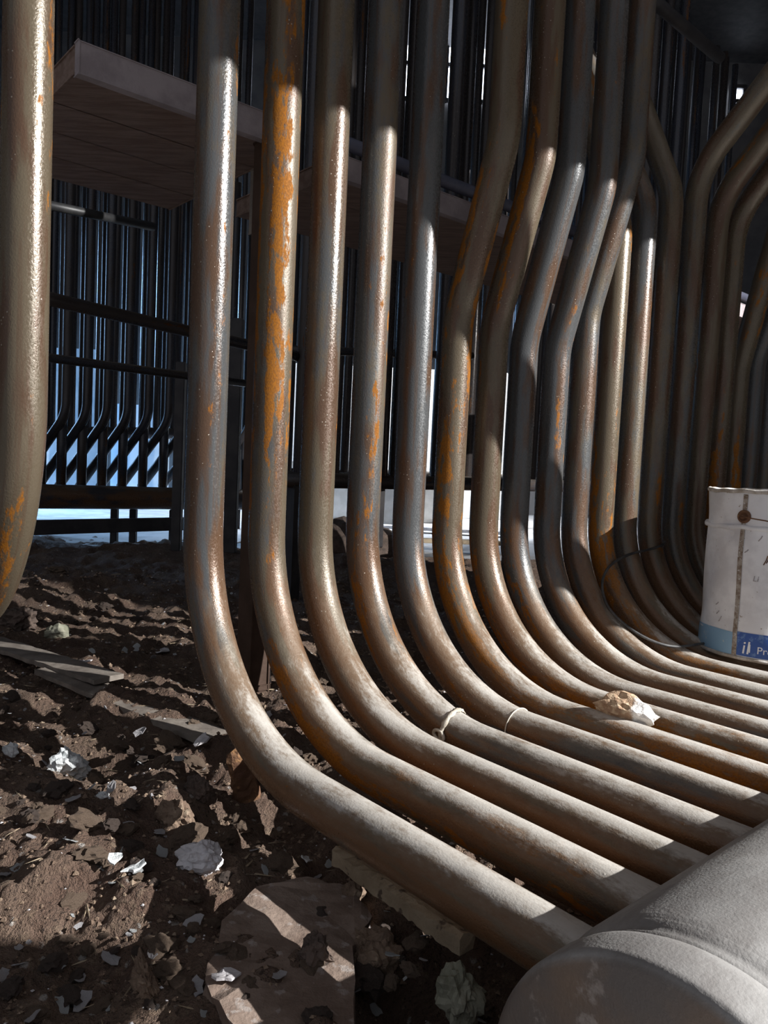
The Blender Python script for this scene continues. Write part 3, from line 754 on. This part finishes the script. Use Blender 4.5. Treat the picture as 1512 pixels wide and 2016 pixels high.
for k in range(26):
    f = (k+.5)/26+random.uniform(-.012, .012); b = UL.lerp(UR, f)
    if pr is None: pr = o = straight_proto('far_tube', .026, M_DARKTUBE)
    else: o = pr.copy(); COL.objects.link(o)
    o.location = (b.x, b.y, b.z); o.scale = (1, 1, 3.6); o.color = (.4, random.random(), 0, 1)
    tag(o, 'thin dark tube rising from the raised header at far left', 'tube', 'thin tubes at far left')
ur = empty('bank_header', (UL+UR)/2)
under(sweep('header_pipe', resample([UL-(UR-UL)*.05, UR+(UR-UL)*.05], .4), .045, M_DARKTUBE, None, 20), ur)
for f in (0, 1):
    q = UL.lerp(UR, f); under(oriented_box('header_leg', Vector((q.x, q.y, q.z/2-.05)), RV, HV, (0, 0, 1), .05, .05, q.z+.06, M_STEELB), ur)
tag(ur, 'raised dark header pipe behind the slanted tubes at far left', 'header')
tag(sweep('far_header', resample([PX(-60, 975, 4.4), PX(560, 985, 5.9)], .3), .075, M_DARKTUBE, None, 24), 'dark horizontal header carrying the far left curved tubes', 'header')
tag(oriented_box('steel_beam', (PX(10, 1040, 4.3)+PX(400, 1030, 5.2))/2, PX(400, 1030, 5.2)-PX(10, 1040, 4.3), (0.3, 1, 0), (0, 0, 1), (PX(400, 1030, 5.2)-PX(10, 1040, 4.3)).length*1.15, .08, .085, M_STEELB), 'dark low steel beam under the far left header', 'beam')
for px in (225, 262, 340):
    tag(oriented_box('beam_leg', PX(px, 1045, 4.75+.002*px), (1, 0, 0), (0, 1, 0), (0, 0, 1), .045, .045, .30, M_STEELB), {225: 'left short leg under the far low beam', 262: 'middle short leg under the far low beam', 340: 'right short leg under the far low beam'}[px], 'leg')
tag(oriented_box('frame_post', PX(752, 1000, 4.85), (1, 0, 0), (0, 1, 0), (0, 0, 1), .03, .03, .50, M_STEELB), 'thin dark post between the fourth and fifth tubes far behind', 'post')
tag(oriented_box('frame_post', PX(352, 900, 4.1), (1, 0, 0), (0, 1, 0), (0, 0, 1), .05, .05, 1.0, M_STEELB), 'dark upright post left of the first tube, far behind', 'post')
tag(oriented_box('frame_post', PX(460, 860, 4.3), (1, 0, 0), (0, 1, 0), (0, 0, 1), .07, .06, 1.3, M_STEELB), 'dark upright post right of the first tube, far behind', 'post')
# lit things on the floor at the far end
for k, (px, py, d, w, h, lab) in enumerate([(665, 985, 8.2, .32, .62, 'grey cabinet between the second and fourth tubes far behind'), (785, 1000, 7.8, .42, .52, 'pale grey box between the fourth and fifth tubes far behind'), (860, 1000, 8.4, .40, .45, 'grey box between the fifth and sixth tubes far behind'), (590, 985, 8.6, .30, .60, 'beige cabinet beside the second tube far behind')]):
    b = PX(px, py, d); root = empty('cabinet', (b.x, b.y, -.08))
    under(oriented_box('cabinet_body', (b.x, b.y, h/2-.08), (1, .1, 0), (-.1, 1, 0), (0, 0, 1), w, .3, h, M_GREYBOX), root)
    under(oriented_box('cabinet_door', (b.x+.015, b.y-.155, h/2-.07), (1, .1, 0), (-.1, 1, 0), (0, 0, 1), w*.84, .02, h*.86, M_GREYBOX, bev=.006), root)
    tag(root, lab, 'cabinet')
mo = lump_mesh('sand_mound', .34, .25, .26, 77, M_DSTONE, 3, .2); mp = PX(715, 1062, 5.3); mo.location = (mp.x, mp.y, -.05); tag(mo, 'dark mound on the floor far behind the fourth tube', 'mound')
lo = oriented_box('floor_board', onz(800, 1068, -.02)+Vector((0, 0, .02)), (1, .12, 0), (-.12, 1, 0), (0, 0, 1), 1.4, .10, .03, M_TIMBER); tag(lo, 'board lying on the floor at the edge of the dirt', 'board')
lo = oriented_box('floor_board', onz(860, 1052, -.06)+Vector((0, .3, .02)), (1, -.08, 0), (.08, 1, 0), (0, 0, 1), 1.3, .14, .03, M_PAPER); tag(lo, 'pale board lying on the far floor behind the mound', 'board')
hs = oriented_box('heater', PX(452, 925, 5.6), (1, .2, 0), (-.2, 1, 0), (0, 0, 1), .16, .1, .30, M_GREYBOX); 
hroot = empty('finned_unit', PX(452, 1000, 5.6)); hs.name = 'housing'; hs.data.name = 'housing'; under(hs, hroot)
for k in range(8): under(oriented_box('fin', PX(452, 925, 5.6)+Vector((.0, -.06, -.12+k*.034)), (1, .2, 0), (-.2, 1, 0), (0, 0, 1), .14, .03, .012, M_PAPER, bev=.001), hroot)
tag(hroot, 'small pale finned unit right of the first tube far behind', 'unit')

# hall walls and windows
wl = oriented_box('wall_back', (0, 10.6, 2.9), (1, 0, 0), (0, 1, 0), (0, 0, 1), 16, .2, 6.2, M_WALL, bev=0); tag(wl, 'sooty plaster back wall of the hall', kind='structure')
wl = oriented_box('wall_left', (-7.6, 4.5, 2.9), (0, 1, 0), (1, 0, 0), (0, 0, 1), 12.4, .2, 6.2, M_WALL, bev=0); tag(wl, 'sooty plaster left wall of the hall', kind='structure')
wl = oriented_box('wall_right', (8.6, 4.5, 2.9), (0, 1, 0), (1, 0, 0), (0, 0, 1), 12.4, .2, 6.2, M_WALL, bev=0); tag(wl, 'sooty plaster right wall of the hall', kind='structure')
wl = oriented_box('ceiling', (.5, 5.6, 6.1), (1, 0, 0), (0, 1, 0), (0, 0, 1), 16.4, 10.2, .2, M_STEELB, bev=0); tag(wl, 'dark ceiling of the hall', kind='structure')
def window(n, cx, cz, w, h, nx, nz):
    root = empty('window_%d' % n, (cx, 10.45, cz-h/2)); tag(root, 'daylit multi-pane window in the back wall seen between tubes', kind='structure')
    fx = w/nx; fz = h/nz
    for i in range(nx):
        for j in range(nz):
            under(oriented_box('pane', (cx-w/2+fx*(i+.5), 10.46, cz-h/2+fz*(j+.5)), (1, 0, 0), (0, 1, 0), (0, 0, 1), fx-.05, .01, fz-.05, M_PANE, bev=0), root)
    for i in range(nx+1): under(oriented_box('window_bar', (cx-w/2+fx*i, 10.44, cz), (1, 0, 0), (0, 1, 0), (0, 0, 1), .05, .05, h+.05, M_STEELB, bev=.004), root)
    for j in range(nz+1): under(oriented_box('window_bar', (cx, 10.43, cz-h/2+fz*j), (1, 0, 0), (0, 1, 0), (0, 0, 1), w, .04, .05, M_STEELB, bev=.004), root)
def win_px(n, px0, py0, px1, py1, nx, nz):
    k = 10.44/ray((px0+px1)/2, (py0+py1)/2)[1]; A = PX(px0, py0, 10.5); B = PX(px1, py1, 10.5)
    window(n, (A.x+B.x)/2, (A.z+B.z)/2, abs(B.x-A.x), abs(A.z-B.z), nx, nz)
win_px(1, 770, -40, 985, 230, 4, 4)
win_px(2, 1414, 200, 1436, 255, 1, 2)
win_px(3, 60, -30, 170, 90, 2, 2)
def upright(name, px0, px1, pyt, d, mat, label, cat, th=.06):
    A = PX(px0, pyt, d); B = PX(px1, pyt, d); top = max(A.z, B.z)
    return tag(oriented_box(name, ((A.x+B.x)/2, (A.y+B.y)/2, (top-.08)/2), (1, 0, 0), (0, 1, 0), (0, 0, 1), abs(B.x-A.x), th, top+.08, mat, bev=.006), label, cat)
upright('partition', -60, 215, 690, 8.3, M_BLUEW, 'pale blue painted partition far behind the slanted tubes', 'partition')
upright('partition', 222, 335, 800, 8.8, M_BLUEW, 'lower pale blue partition right of the taller one', 'partition')
upright('partition', 560, 1000, 735, 9.2, M_WHITEW, 'white board partition far behind the middle tubes', 'partition')

# ------------------------------------------------------------------ unseen blockers added out of view to shape the lamp light
deck2 = empty('shade_deck', W(.8, 1.0, 1.14))  # unseen deck, added to shade the upper ends of the tubes
for k in range(5):
    under(oriented_box('deck_board', W(.75, .606+.212*k, 1.16), RV, HV, (0, 0, 1), 2.1, .210, .04, M_WOOD, bev=.003), deck2)
tag(deck2, 'unseen boards added overhead to keep lamp light off the tube tops', 'deck')
shade_col = oriented_box('shade_column', W(2.22, 1.36, .72), RV, HV, (0, 0, 1), .76, .40, 2.72, M_STEELB, bev=.01)  # unseen, added to keep the lamp off the rightmost tubes
tag(shade_col, 'unseen wide dark column standing right of the bucket', 'column')
def shade_pt(u, f): return W(.545+u, 0, .36-1.79*u).lerp(LAMP, f)
B_, T_ = shade_pt(.725, .22), shade_pt(-.19, .30)
dd = (T_-B_); nn = dd.cross(LAMP-T_).normalized()
lean = oriented_box('shade_plank', (B_+T_)/2, dd, nn, dd.cross(nn), dd.length, .095, .025, M_TIMBER, bev=.003)  # unseen plank, added and angled to throw a slanting shadow band
tag(lean, 'unseen timber plank added to cast slanting shade on the middle tubes', 'plank')
bgc = W(-.42, .22, -.56).lerp(LAMP, .38)
blocker = empty('shade_blocker', bgc)  # unseen hanging lump, added only to darken the ground at lower left
bd_ = lump_mesh('blocker_body', .125, .05, .070, 63, M_TIMBER, 3, .12); bd_.location = (0, 0, 0); bd_.rotation_euler = (0, 0, AA); bd_.parent = blocker
dk = W(.9, 1.664, 1.14)
for sg in (-1, 1):
    e = Vector((RV[0]*sg*.08, RV[1]*sg*.08, .045)); top = Vector((-HV[0]*.03, -HV[1]*.03, dk.z-bgc.z+.01))
    o = sweep('blocker_cord', [e, e.lerp(top, .5), top], .003, M_CABLE, None, 8); o.parent = blocker
tag(blocker, 'unseen added bag hanging by cords from the scaffold deck edge', 'blocker')
# flood lamp on its stand
fd = (AIM-LAMP).normalized(); fr = fd.cross(Vector((0, 0, 1))).normalized(); fu = fr.cross(fd)
fl_ = empty('flood_lamp', Vector((LAMP.x, LAMP.y, -.08)))
under(oriented_box('lamp_housing', LAMP-fd*.03, fr, fd, fu, .24, .10, .18, M_BLACK, bev=.01), fl_)
under(oriented_box('lamp_glass', LAMP+fd*.024, fr, fd, fu, .20, .006, .14, M_LENS, bev=.001), fl_)
under(sweep('stand_pole', [Vector((LAMP.x, LAMP.y, -.05))-fd*.03, LAMP-fd*.03-fu*.09], .016, M_BLACK, None, 16), fl_)
for k in range(3):
    a = 2*math.pi*k/3+.3; under(sweep('stand_leg', [Vector((LAMP.x, LAMP.y, .45))-fd*.03, Vector((LAMP.x+.5*math.cos(a), LAMP.y+.5*math.sin(a), -.07))], .012, M_BLACK, None, 12), fl_)
tag(fl_, 'black flood lamp on a tall tripod stand lighting the tubes', 'lamp')
